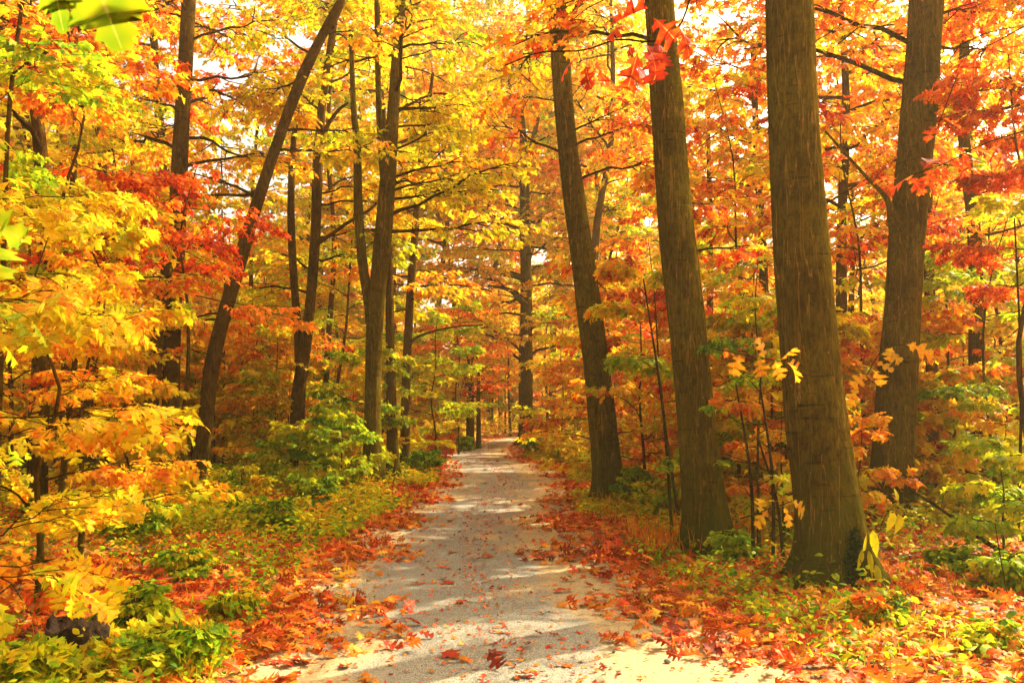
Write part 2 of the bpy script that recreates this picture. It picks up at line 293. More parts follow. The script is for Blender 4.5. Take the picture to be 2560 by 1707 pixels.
def tree(name, label, cat, group, stems, limbs, leaf, hue, seed, bark=None, flare=.5, k=18, n=44, twigs=True, extra=None, rough=.035):
    """stems: list of (rows x,y,z,r); limbs: list of dicts; leaf=(template,size); parts: trunk, limbs, crown"""
    rg = np.random.default_rng(seed); base = stems[0][0]; root = thing(name, label, cat, base[:3], group)
    parts = []
    for i, st in enumerate(stems): parts.append(stem_mesh(st, n if i == 0 else max(16, n // 2), k, flare if i == 0 else 0, rough, seed + i))
    nst = sum(len(q_[1]) for q_ in parts)
    lim, tw, LP = [], [], []
    for lb in limbs:
        st = resample(stems[lb.get('stem', 0)], 40); nl = lb['n']; t = lb.get('t0', .3) + (lb.get('t1', .95) - lb.get('t0', .3)) * (np.arange(nl) + rg.random(nl)) / nl
        hgt = st[0, 2] + t * (st[-1, 2] - st[0, 2]); p0 = np.stack([np.interp(hgt, st[:, 2], st[:, j]) for j in range(4)], -1)
        az = lb['az'] + rg.uniform(-1, 1, nl) * lb['azw'] if 'az' in lb else (np.arange(nl) * 2.399 + rg.random() * 6.28 + rg.uniform(-.4, .4, nl))
        el = lb.get('el', .35) + rg.standard_normal(nl) * .12; Ls = lb['L'] * rg.uniform(.65, 1.1, nl) * (1 - lb.get('taper', .4) * (t - t.min()) / max(1e-3, np.ptp(t)))
        u = np.linspace(0, 1, 9); dr = lb.get('droop', .12)
        d = np.stack([np.sin(az) * np.cos(el), np.cos(az) * np.cos(el), np.sin(el)], -1)
        P = p0[:, None, :3] + d[:, None] * (Ls[:, None] * u)[..., None]; P[..., 2] -= dr * Ls[:, None] * u ** 2
        wz = np.cumsum(rg.standard_normal((nl, 9, 3)), axis=1) * .018 * Ls[:, None, None]; wz[:, 0] = 0; P += wz - wz[:, :1] * 0
        r0 = np.minimum(p0[:, 3] * .5, .012 * Ls + .006) * lb.get('thick', 1); rr = r0[:, None] * (1 - .8 * u); lim.append(tubes(P, rr, 7))
        B, bp = children(P, lb.get('nb', 8), lb.get('bl', .42) * lb['L'], (.5, 1.15), lb.get('smin', .25), 6, rg, elj=lb.get('elj', .15), droop=.12)
        br = np.repeat(r0 * .42, lb.get('nb', 8))[:, None] * (1 - .75 * np.linspace(0, 1, 6)); lim.append(tubes(B, np.maximum(br, .0025), 5))
        Tq, tp = children(B, lb.get('nt', 5), lb.get('tl', .4) * lb.get('bl', .42) * lb['L'], (.4, 1.1), .15, 3, rg, elj=lb.get('elj', .15) * 1.2, droop=.15)
        if twigs: lim.append(tubes(Tq, np.full((len(Tq), 3), .0022) * (1 + leaf[1]), 3))
        pos, dd, up, size, lp = leaf_set(Tq, lb.get('k', 6), rg, leaf[1], jit=lb.get('jit', .35))
        h1 = rg.standard_normal(nl); h2 = rg.standard_normal(len(B)); hu = .5 + (.16 * h1[bp][tp][lp] + .17 * h2[tp][lp] + .17 * rg.standard_normal(len(lp)))
        LP.append((pos, dd, up, size, hu))
    if lim:
        pass
    v, f = merge(parts + lim); tk = mesh_object('trunk', v, f, bark or BARK, root, True); tk.data.materials.append(TWIG)
    mi = np.ones(len(f), np.int32); mi[:nst] = 0; tk.data.polygons.foreach_set('material_index', mi)
    if lim:
        pos, dd, up, size, hu = [np.concatenate(z) for z in zip(*LP)]
        leaf_object('crown', leaf[0], pos, dd, up, size, hu, hue, rg, root)
    return root

# ------------------------------------------------------------------ the setting
xs = np.concatenate([[-400, -200, -110, -70, -48], np.arange(-36, -8, 1.0), np.arange(-8, 9, .16), np.arange(9, 37, 1.0), [48, 70, 110, 200, 400]])
ys = np.concatenate([[-60, -20, -8], np.arange(-3, 24, .16), np.arange(24, 60, .6), np.arange(60, 120, 4), [150, 220, 350, 600]])
gx, gy = np.meshgrid(xs, ys); zz = gz(gx, gy); nx_, ny_ = len(xs), len(ys)
ii = np.arange(nx_ * ny_).reshape(ny_, nx_); q = np.stack([ii[:-1, :-1], ii[:-1, 1:], ii[1:, 1:], ii[1:, :-1]], -1).reshape(-1, 4)
o = mesh_object('ground', np.stack([gx, gy, zz], -1).reshape(-1, 3), q, FLOOR, None, True); o['kind'] = 'structure'
yy = np.arange(-5.5, 70, .1); nn = 33; tt = np.linspace(0, 1, nn)
wob_l = .10 * np.sin(yy * 3.1) + .07 * np.sin(yy * 7.7 + 1) + .05 * np.sin(yy * 17.1); wob_r = .10 * np.sin(yy * 2.7 + 2) + .07 * np.sin(yy * 8.3) + .05 * np.sin(yy * 15.3)
xl = path_l(yy) - .16 + wob_l; xr = path_r(yy) + .16 + wob_r
px = xl[:, None] * (1 - tt) + xr[:, None] * tt; py = np.repeat(yy[:, None], nn, 1)
pz = gz(px, py) + .018 + .016 * np.sin(np.pi * tt)[None]
pz[:, 0] -= .03; pz[:, -1] -= .03
edge = np.repeat((np.clip(np.abs(tt - .42) * 2, 0, 1) ** 1.6 * 1.25)[None], len(yy), 0)
ii = np.arange(px.size).reshape(px.shape); q = np.stack([ii[:-1, :-1], ii[:-1, 1:], ii[1:, 1:], ii[1:, :-1]], -1).reshape(-1, 4)
o = mesh_object('path', np.stack([px, py, pz], -1).reshape(-1, 3), q, PATHM, None, True, pattr={'edge': edge.ravel()}); o['kind'] = 'structure'
def surf(x, y):
    x = np.asarray(x, float); y = np.asarray(y, float); a = np.interp(y, yy, xl); b = np.interp(y, yy, xr); t = (x - a) / (b - a)
    inside = (t > 0) & (t < 1); return gz(x, y) + np.where(inside, .018 + .016 * np.sin(np.pi * np.clip(t, 0, 1)) + .002, 0)

# ------------------------------------------------------------------ the big trees along the path
def stem(pts, d, base_ground=True, top=None, dtop=0.):
    """pts: (px, py, width px) from the base up at depth d; top=(height, r) continues the stem above the picture"""
    rows = []
    m = len(pts)
    for i, (x, y, wd) in enumerate(pts):
        dd = d + dtop * i / max(m - 1, 1); p = W(x, y, dd); rows.append([*p, wd * S / 2 / FPX * dd])
    if base_ground: g = float(gz(rows[0][0], rows[0][1])) - .12; rows[0][2] = g
    if top:
        a, b = np.array(rows[-2]), np.array(rows[-1]); e = b + (b - a) / (b[2] - a[2]) * (top[0] - b[2]) * .8; e[2] = top[0]; e[3] = top[1]
        mid = (b + e) / 2; mid[3] = (b[3] + e[3]) / 2; rows += [mid.tolist(), e.tolist()]
    return rows
G1 = 'big trees beside the path'
def L(n, t0, t1, Ln, **kw): return dict(n=n, t0=t0, t1=t1, L=Ln, **kw)
OAKM = (T_OAKM, .17); MAPM = (T_MAPM, .14)

tree('oak_tree', 'leaning slim trunk, first big tree right of the bend in the path', 'tree', G1,
     [stem([(1400, 1162, 74), (1392, 1050, 66), (1372, 850, 60), (1345, 640, 56), (1318, 450, 50), (1298, 280, 46), (1278, 0, 44)], 14.9, top=(13, .16))],
     [L(2, .30, .36, 1.6, az=rad(20), azw=.8, nb=5, nt=3, k=4, el=.1), L(3, .42, .55, 2.6, az=rad(100), azw=.3, nb=6, nt=4, k=4, el=.35), L(2, .48, .6, 2.5, az=rad(-80), azw=.4, nb=6, nt=4, k=4),
      L(10, .62, .98, 3.5, nb=8, nt=5, k=5)], OAKM, (.64, .5), 11, k=32, n=70, flare=.5)
tree('oak_tree', 'tall brown trunk with red leaves high across it, second big tree right of the path', 'tree', G1,
     [stem([(1632, 1275, 108), (1622, 1180, 92), (1603, 1000, 86), (1580, 750, 84), (1553, 500, 82), (1532, 250, 76), (1512, 0, 70)], 9.75, top=(14, .18))],
     [L(2, .24, .3, 1.3, az=rad(80), azw=.6, nb=5, nt=3, k=4, el=.1), L(3, .40, .5, 2.4, az=rad(-95), azw=.35, nb=7, nt=4, k=3, el=.05, smin=.3), L(10, .6, .98, 3.8, nb=8, nt=5, k=5)], OAKM, (.66, .5), 12, k=44, n=90, flare=.55)
bigC = tree('oak_tree', 'thickest olive brown trunk with pale vertical cracks and a black mossy hollow at its foot', 'tree', G1,
     [stem([(1922, 1348, 178), (1912, 1240, 150), (1892, 1100, 140), (1872, 950, 136), (1850, 700, 128), (1832, 450, 120), (1820, 230, 113), (1813, 0, 110)], 8.05, top=(15, .22))],
     [L(4, .42, .52, 2.6, az=rad(-75), azw=.5, nb=7, nt=4, k=3, el=.4), L(10, .6, .98, 4.0, nb=8, nt=5, k=5)], OAKM, (.54, .7), 13, k=56, n=120, flare=.55, rough=.022)
tree('oak_tree', 'large brown trunk with a knotted fork half way up, standing right behind the thickest trunk', 'tree', G1,
     [stem([(2045, 1216, 104), (2048, 1100, 92), (2057, 900, 86), (2072, 700, 80), (2085, 520, 78), (2108, 300, 78), (2128, 0, 76)], 12.1, top=(14, .2)),
      stem([(2068, 560, 44), (2052, 500, 26), (2036, 455, 13), (1985, 400, 8), (1895, 300, 5)], 12.0, False)],
     [L(3, .42, .56, 3.6, az=rad(-80), azw=.35, nb=8, nt=5, k=4, el=.5), L(6, .40, .62, 3.4, az=rad(70), azw=.8, nb=8, nt=5, k=6, el=.25), L(1, .40, .44, 2.0, az=rad(160), azw=.3, nb=6, nt=4, k=4, el=.15), L(9, .62, .98, 3.8, nb=8, nt=5, k=5)], (T_OAK, .17), (.72, .6), 14, k=40, n=80, flare=.5)
tree('maple_tree', 'slim dark upright trunk at the far left behind yellow and green maple leaves', 'tree', G1,
     [stem([(88, 1060, 44), (92, 900, 40), (98, 700, 36), (100, 500, 33), (92, 330, 30), (70, 150, 24), (50, 0, 22)], 12.5, top=(10, .1))],
     [L(4, .5, .8, 3, nb=8, nt=5, k=5), L(4, .3, .5, 2.4, az=rad(100), azw=1, nb=8, nt=5, k=5)], MAPM, (.55, .6), 15, BARK2)
tree('maple_tree', 'straight grey brown trunk standing left of the curved tree', 'tree', G1,
     [stem([(388, 1120, 42), (392, 900, 38), (398, 700, 38), (408, 500, 40), (414, 350, 36), (424, 180, 34), (433, 0, 33)], 17, top=(14, .16)),
      stem([(338, 1010, 34), (352, 880, 32), (372, 700, 28), (396, 520, 20), (406, 450, 14)], 16.8, False)],
     [L(9, .45, .72, 3.2, az=0, azw=1.5, nb=8, nt=5, k=5), L(8, .66, .98, 3.4, nb=8, nt=5, k=5)], MAPM, (.50, .5), 16, BARK2)
tree('maple_tree', 'dark trunk bending sharply to the right like a bow, left of the path', 'tree', G1,
     [stem([(442, 1138, 40), (468, 1000, 34), (486, 850, 34), (505, 760, 32), (545, 620, 32), (580, 500, 28), (612, 400, 26), (640, 320, 25), (688, 190, 26), (735, 90, 22), (785, 0, 20)], 16.9, top=(9.5, .09))],
     [L(3, .3, .5, 2.2, az=rad(-60), azw=.6, nb=8, nt=5, k=5, el=.1), L(8, .5, .98, 2.8, az=0, azw=1.7, nb=8, nt=5, k=5)], MAPM, (.50, .5), 17, BARK2)
tree('maple_tree', 'slender tree parted into two thin stems, right of the curved tree', 'tree', G1,
     [stem([(682, 1050, 30), (684, 930, 32), (694, 840, 30), (712, 700, 24), (724, 540, 23), (732, 340, 24), (745, 200, 17), (775, 0, 16)], 20, top=(12, .08)),
      stem([(688, 860, 20), (684, 760, 18), (672, 600, 18), (668, 480, 17), (672, 350, 14), (685, 240, 10)], 20.05, False),
      stem([(726, 555, 16), (745, 548, 10), (800, 510, 8), (850, 480, 6), (905, 428, 5)], 19.9, False), stem([(730, 345, 14), (745, 300, 10), (775, 255, 8), (800, 235, 5)], 19.9, False)],
     [L(9, .35, .7, 2.8, az=0, azw=1.4, nb=8, nt=5, k=5), L(8, .65, .98, 3.2, nb=8, nt=5, k=6)], MAPM, (.47, .45), 18, BARK2)
tree('maple_tree', 'stout smooth trunk in the close group left of the path', 'tree', G1,
     [stem([(857, 1122, 50), (856, 1000, 38), (856, 880, 37), (860, 740, 38), (872, 620, 40), (884, 500, 40), (893, 380, 36), (906, 220, 27), (920, 0, 25)], 18.3, top=(13, .13)),
      stem([(858, 760, 26), (845, 680, 24), (833, 600, 23), (823, 470, 21), (820, 330, 18), (812, 250, 14), (806, 80, 10)], 18.35, False),
      stem([(888, 460, 20), (878, 380, 16), (870, 250, 14), (866, 0, 13)], 18.4, False)],
     [L(8, .42, .68, 3.0, az=rad(20), azw=1.4, nb=8, nt=5, k=6, el=.2), L(5, .40, .66, 3.4, az=rad(95), azw=.3, nb=8, nt=5, k=6, el=.2), L(9, .62, .98, 3.6, nb=8, nt=5, k=6)], MAPM, (.40, .35), 19, BARK)
tree('maple_tree', 'narrow reddish trunk touching the right side of the stout smooth trunk', 'tree', G1,
     [stem([(904, 1106, 28), (900, 960, 24), (896, 780, 20), (893, 600, 17), (888, 480, 14)], 20, top=(9, .05))], [L(6, .5, .95, 2.0, nb=6, nt=4, k=5)], MAPM, (.5, .4), 20, BARK2)
tree('maple_tree', 'thin slightly curving trunk with orange leaves, rightmost of the close group left of the path', 'tree', G1,
     [stem([(928, 1060, 22), (932, 900, 21), (937, 780, 19), (945, 640, 18), (958, 480, 16), (974, 300, 14), (990, 200, 8)], 23, top=(11, .04)),
      stem([(938, 790, 9), (965, 770, 6), (1030, 752, 4), (1110, 745, 3)], 22.9, False), stem([(945, 660, 8), (990, 655, 5), (1060, 655, 4), (1130, 668, 3)], 22.8, False)],
     [L(12, .35, .95, 3.0, nb=8, nt=5, k=6, el=.15)], MAPM, (.58, .4), 21, BARK2)
tree('oak_tree', 'lone upright trunk where the path turns away in the distance, with leafy side branches', 'tree', G1,
     [stem([(1208, 1024, 32), (1209, 900, 29), (1209, 800, 28), (1208, 600, 26), (1205, 480, 24), (1204, 360, 20), (1198, 260, 12)], 41.9, top=(19, .1)),
      stem([(1206, 400, 16), (1222, 330, 13), (1236, 270, 9)], 42, False), stem([(1207, 700, 16), (1170, 665, 10), (1120, 655, 6)], 41.5, False), stem([(1207, 640, 14), (1150, 626, 8)], 41.5, False)],
     [L(34, .20, .97, 6.5, nb=10, nt=6, k=8, el=.2)], (T_FAR, .26), (.55, .3), 22)

# moss and the dark hollow on the thick trunk
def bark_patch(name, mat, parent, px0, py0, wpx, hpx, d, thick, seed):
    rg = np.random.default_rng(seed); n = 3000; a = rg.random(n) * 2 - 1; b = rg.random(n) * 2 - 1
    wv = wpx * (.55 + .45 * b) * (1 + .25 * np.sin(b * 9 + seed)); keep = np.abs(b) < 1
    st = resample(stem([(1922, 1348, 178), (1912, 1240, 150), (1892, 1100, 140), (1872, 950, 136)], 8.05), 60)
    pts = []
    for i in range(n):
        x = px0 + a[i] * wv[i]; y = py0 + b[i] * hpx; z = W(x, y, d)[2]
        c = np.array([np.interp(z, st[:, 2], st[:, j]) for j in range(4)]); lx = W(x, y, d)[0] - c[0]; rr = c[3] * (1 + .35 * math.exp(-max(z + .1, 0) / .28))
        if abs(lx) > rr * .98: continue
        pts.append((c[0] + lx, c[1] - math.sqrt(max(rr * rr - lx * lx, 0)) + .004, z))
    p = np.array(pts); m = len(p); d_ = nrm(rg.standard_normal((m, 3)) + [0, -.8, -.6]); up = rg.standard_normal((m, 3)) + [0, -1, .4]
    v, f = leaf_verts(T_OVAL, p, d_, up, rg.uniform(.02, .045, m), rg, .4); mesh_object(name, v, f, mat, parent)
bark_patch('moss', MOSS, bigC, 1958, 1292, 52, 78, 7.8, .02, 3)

# ------------------------------------------------------------------ young trees and saplings of the understorey
def young(label, px, d, h, spread, hue, leaf, seed, n=9, r=.03, group='young trees between the big trunks', lean=(0, 0), lo=.12, name='young_tree', cat='young tree', **kw):
    x = (px * S - 512) / FPX * d; z = float(gz(x, d)); rg = np.random.default_rng(seed)
    st = [[x + lean[0] * t * h + rg.normal() * .03 * h * t, d + lean[1] * t * h + rg.normal() * .02 * h * t, z - .1 + (h + .1) * t, r * (1 - .85 * t)] for t in (0, .2, .4, .6, .8, 1)]
    prm = dict(nb=8, nt=5, k=6, el=.3, taper=.55, jit=.4); prm.update(kw)
    return tree(name, label, cat, group, [st], [L(n, lo, .98, spread, **prm)], leaf, hue, seed, BARK2, flare=.3, k=8, n=16)
OAKN, MAPN = (T_OAK, .135), (T_MAP, .12)
MM, OM = (T_MAPM, .13), (T_OAKM, .15)
young('young tree at the left edge nearest the camera, with large yellow and orange lobed leaves', -160, 4.6, 2.7, 1.5, (.42, .5), OAKN, 31, 7, .025, nb=6, nt=4, k=5, az=rad(60), azw=1.3, lo=.2)
young('broad orange leaved sapling filling the left side at chest height', 110, 6.6, 2.9, 1.35, (.57, .5), OAKN, 32, 9, .03, nb=7, nt=4, k=5, lo=.15)
young('golden sapling with flat layered sprays left of the slim dark trunk', 200, 8.6, 3.4, 1.4, (.46, .45), MAPN, 33, 12, .03, nb=7, nt=5, k=5)
young('green and yellow maple sapling reaching in from the left edge above head height', -60, 8.2, 5.2, 2.4, (.33, .4), MAPN, 34, 9, .035, lo=.5, nb=8, nt=5, k=6)
young('tall young maple with orange and red layers high on the left', 150, 11.5, 7.0, 2.3, (.64, .55), MAPN, 35, 14, .05, lo=.25)
young('young maple with a scarlet middle layer across the grey brown trunk', 420, 13.5, 5.6, 2.3, (.84, .35), MAPN, 36, 8, .05, lo=.62, el=.1)
young('yellow leaved young tree low in front of the grey brown trunk', 300, 13, 2.2, 1.3, (.44, .4), MM, 37, 10, .03)
young('gold and green young tree between the curved trunk and the twin stems', 590, 21.8, 4.6, 2.4, (.50, .5), MM, 38, 14, .035)
young('bright green low sapling at the left verge in front of the twin stems', 690, 17.5, 1.5, 1.3, (.25, .4), (T_MAPM, .10), 39, 16, .02, lo=.03, el=.05, droop=.0)
young('leafy lime green sapling at the foot of the stout smooth trunk', 790, 17.2, 1.7, 1.1, (.24, .35), (T_MAPM, .10), 40, 12, .018, lo=.04)
young('orange young tree behind the twin stems', 620, 25, 6, 2.8, (.62, .4), MM, 41, 14, .04)
young('lime yellow young tree just right of the close group of trunks', 1000, 26, 5.0, 2.2, (.28, .35), MM, 42, 16, .035)
young('orange and red young tree over the three dark trunks at the bend', 1055, 33, 6.2, 3.0, (.74, .35), MM, 43, 14, .04, lo=.4)
young('yellow green young tree right of the lone distant trunk', 1290, 33, 6.0, 2.4, (.36, .4), MM, 44, 15, .035)
young('orange young tree behind the leaning slim trunk', 1400, 22, 5.4, 2.6, (.54, .55), MM, 45, 16, .04)
young('orange red young tree filling the gap between the first two big trunks', 1480, 15.5, 4.4, 1.8, (.62, .6), OM, 46, 14, .03, lean=(-.02, 0))
young('sapling with a thin bowed grey stem in the gap between the first two big trunks', 1562, 11.5, 4.0, 1.2, (.55, .7), OM, 47, 9, .025, lean=(-.10, 0), lo=.4)
young('green and gold oak sapling between the second trunk and the thickest trunk', 1735, 9.6, 3.4, 1.0, (.40, .7), OAKN, 48, 11, .022, nb=5, nt=4, k=4)
young('orange leaved oak sapling low beside the thickest trunk on its left', 1790, 10.4, 2.0, 1.0, (.62, .4), OAKN, 49, 9, .018, nb=5, nt=4, k=4)
young('tall young tree with mixed red and green leaves between the second and the thickest trunk', 1690, 14, 7.2, 2.4, (.58, .8), OM, 50, 16, .04, lo=.2)
young('yellow young tree farther back between the second trunk and the thickest trunk', 1740, 20, 6, 2.6, (.44, .4), MM, 51, 16, .04)
young('red and orange young tree between the thickest trunk and the forked trunk', 1980, 14.5, 7.6, 2.5, (.66, .75), OM, 52, 15, .04, lo=.3)
young('low oak sapling with orange leaves in the gap before the forked trunk', 1965, 10.4, 1.7, .5, (.60, .4), OAKN, 53, 9, .018, nb=5, nt=4, k=3)
young('lime green feathery young tree at the right edge', 2270, 12.8, 4.6, 1.7, (.26, .3), MM, 54, 16, .035)
young('red leaved young tree with a thin pole stem at the right edge', 2360, 10.5, 6.2, 1.5, (.84, .35), OAKN, 55, 12, .045, lo=.5)
young('yellow green young tree behind the pole stem, right of the forked trunk', 2180, 17, 6.5, 2.6, (.46, .6), MM, 56, 16, .04)
young('orange crowned young tree at the right edge of the wood', 2300, 19, 8.5, 3.2, (.64, .4), MM, 57, 16, .05, lo=.3)
young('low green bushy sapling at the right edge near the fallen branch', 2290, 8.8, 1.2, .7, (.24, .4), OM, 58, 10, .015, lo=.1, nb=6, nt=4, k=4)
young('yellow sapling behind the fallen branch', 2290, 11.5, 1.7, .9, (.34, .5), OM, 59, 10, .015, lo=.1, nb=6, nt=4, k=4)
young('gold young tree behind the slim dark trunk at the left', 30, 16, 7, 3.2, (.50, .5), MM, 60, 16, .05, lo=.2)
young('orange young tree between the slim dark trunk and the grey brown trunk', 250, 18, 8, 3.2, (.60, .5), MM, 61, 18, .05, lo=.2)
young('yellow young tree high behind the curved trunk', 520, 24, 9.5, 3.6, (.44, .4), MM, 62, 18, .06, lo=.3)
young('greenish yellow young tree high between the twin stems and the stout trunk', 780, 25, 10, 3.4, (.38, .35), MM, 63, 18, .06, lo=.3)
young('pale lime understorey tree low behind the close group of trunks', 860, 27, 4.5, 2.8, (.44, .45), MM, 64, 16, .04)

# ------------------------------------------------------------------ background trees
def bgproto(i, h, n, spread, lo, leaf, k=8):
    rg = np.random.default_rng(900 + i)
    st = [[400 + rg.normal() * .03 * h * t, -300 + rg.normal() * .03 * h * t, -.3 + (h + .3) * t, (.008 * h + .02) * (1 - .88 * t)] for t in (0, .15, .35, .55, .8, 1)]
    return tree('forest_tree', 'x', 'tree', None, [st], [L(n, lo, .99, spread, nb=9, nt=5, k=k, el=.35, taper=.5, jit=.6, elj=.3)], leaf, (.5, .3), 900 + i, BARK2, flare=.3, k=9, n=20, twigs=False)
protos = [bgproto(0, 17, 22, 4.2, .38, (T_FAR, .23)), bgproto(1, 14, 22, 3.8, .10, (T_FAR, .22)), bgproto(2, 20, 24, 4.6, .40, (T_FAR, .24)),
          bgproto(3, 9, 20, 3.4, .06, (T_FAR, .20)), bgproto(4, 16, 16, 4.0, .35, (T_FAR, .22))]
HEROX = [(95, 'slim dark trunk'), (400, 'grey brown trunk'), (560, 'curved trunk'), (710, 'twin stems'), (870, 'stout trunk'),
         (950, 'thin curving trunk'), (1208, 'lone distant trunk'), (1345, 'leaning slim trunk'), (1570, 'second big trunk'), (1850, 'thickest trunk'), (2080, 'forked trunk')]
bgspots = []
rg = np.random.default_rng(77); y = 22.0
while y < 88:
    step = 3.6 + .03 * y; x = -(.66 * y + 5) + rg.random() * step
    while x < .66 * y + 5:
        xx = x + rg.normal() * .8; yyy = y + rg.normal() * 1.0
        pd = float(path_dist(xx, yyy)) if yyy < 60 else 5
        vx = xx / yyy
        corridor = (yyy < 60 and pd < 2.2) or (-.085 < vx < .02 and yyy < 52)
        if not corridor and rg.random() < (.55 if yyy < 48 else .9): bgspots.append((xx, yyy))
        x += step * rg.uniform(.8, 1.35)
    y += step * .85
print('bg trees', len(bgspots))
bgspots += [(-4.8, 33, 2, 1.25), (-6.5, 41, 2, 1.3), (3.6, 36, 2, 1.3), (-3.6, 53, 2, 1.5), (.8, 57, 2, 1.6), (-1.6, 64, 2, 1.6), (-5.5, 62, 2, 1.5), (3.2, 66, 2, 1.7), (5.4, 50, 2, 1.4), (-8.5, 50, 2, 1.4), (.2, 76, 2, 1.7), (-4, 78, 2, 1.7)]
bgspots.sort(key=lambda p: p[1]); cnt = {}; ORD = ['nearest', 'second nearest', 'third nearest', 'fourth nearest', 'fifth nearest', 'sixth nearest', 'seventh nearest', 'eighth nearest', 'ninth nearest', 'tenth nearest'] + ['%dth nearest' % i for i in range(11, 60)]
def hue_word(h): return 'green' if h < .22 else 'lime' if h < .36 else 'yellow' if h < .48 else 'golden' if h < .58 else 'orange' if h < .72 else 'red'
for i, (x, y, *ex) in enumerate(bgspots):
    pr = protos[ex[0] if ex else i % 5 if i >= 5 else i]; px = (x / y * FPX + 512) / S
    hb = float(np.clip(rg.normal(.51 if x < 4 else .52, .10), .26, .76)); sc = ex[1] if ex else rg.uniform(.8, 1.15)
    a = [h for h in HEROX if h[0] <= px]; b = [h for h in HEROX if h[0] > px]
    gap = ('between %s and %s' % (a[-1][1], b[0][1])) if a and b else ('beyond the left edge side of ' + b[0][1] if b else 'right of ' + a[-1][1])
    gap = gap.replace('beyond the left edge side of', 'left of'); c = cnt.get(gap, 0); cnt[gap] = c + 1
    lab = '%s %s background tree %s' % (ORD[c], hue_word(hb), gap)
    if i < 5: root = pr; kids = list(pr.children)
    else:
        root = pr.copy(); COL.objects.link(root); kids = []
        for ch in pr.children: cc = ch.copy(); COL.objects.link(cc); cc.parent = root; kids.append(cc)
    root['label'] = lab; root['group'] = 'background trees of the wood'
    root.location = (x, y, float(gz(x, y)) - .2); root.rotation_euler = (0, 0, rg.random() * 6.28); root.scale = (sc * rg.uniform(.9, 1.1), sc * rg.uniform(.9, 1.1), sc)
    for kd in kids:
        if kd.name.startswith('crown'): kd.color = (hb, .6, 0, 1)

# understorey copies deeper in the wood
sp_ = []
for i in range(110):
    y = 25 + 42 * rg.random() ** 1.2; x = rg.uniform(-1, 1) * (.62 * y + 3)
    if path_dist(x, y) < 1.6 or (-.075 < x / y < .012 and 30 < y < 55): continue
    sp_.append((x, y))
for i in range(34):
    y = 12.8 + 13 * rg.random(); x = float(path_r(y)) + 2.3 + (.62 * y - 2.0) * rg.random()
    if all(abs(x - hx_) > .9 or abs(y - hy_) > 1.4 for hx_, hy_ in [(1.7, 14.9), (5.3, 12.1)]): sp_.append((x, y))
for i in range(14):
    y = 20 + 8 * rg.random(); sp_.append((-(3.2 + 9 * rg.random()), y))
sp_.sort(key=lambda p: p[1]); cnt2 = {}; q0 = []
for i, (x, y) in enumerate(sp_):
    px = (x / y * FPX + 512) / S; hb = float(np.clip(rg.normal(.50 if x < 0 else .60, .10), .28, .8)); a = [h for h in HEROX if h[0] <= px]; b = [h for h in HEROX if h[0] > px]
    gap = ('between %s and %s' % (a[-1][1], b[0][1])) if a and b else ('left of ' + b[0][1] if b else 'right of ' + a[-1][1]); c = cnt2.get(gap, 0); cnt2[gap] = c + 1
    lab = '%s %s bushy sapling %s' % (ORD[c], hue_word(hb), gap)
    if i < 3:
        st = [[x + q_ * .1, y, -.2 + q_ * 3.4, .03 * (1 - .8 * q_)] for q_ in (0, .3, .6, 1)]
        root = tree('sapling', lab, 'sapling', 'saplings deeper in the wood', [st], [L(16, .1, .98, 1.9, nb=8, nt=5, k=6, el=.35, taper=.45, jit=.5)], (T_MAPM if y < 22 else T_FAR, .14), (hb, .4), 700 + i, BARK2, flare=.2, k=6, n=10); q0.append(root); continue
    pr = q0[i % 3] if y > 21 else q0[i % 2]; root = pr.copy(); COL.objects.link(root)
    for ch in pr.children: cc = ch.copy(); COL.objects.link(cc); cc.parent = root; cc.color = (hb, .55, 0, 1)
    root['label'] = lab; root.location = (x, y, float(gz(x, y)) - .1); root.rotation_euler = (0, 0, rg.random() * 6.28); s3 = rg.uniform(.7, 1.35) * (.72 if y < 24 else 1); root.scale = (s3, s3, s3 * rg.uniform(.8, 1.3))

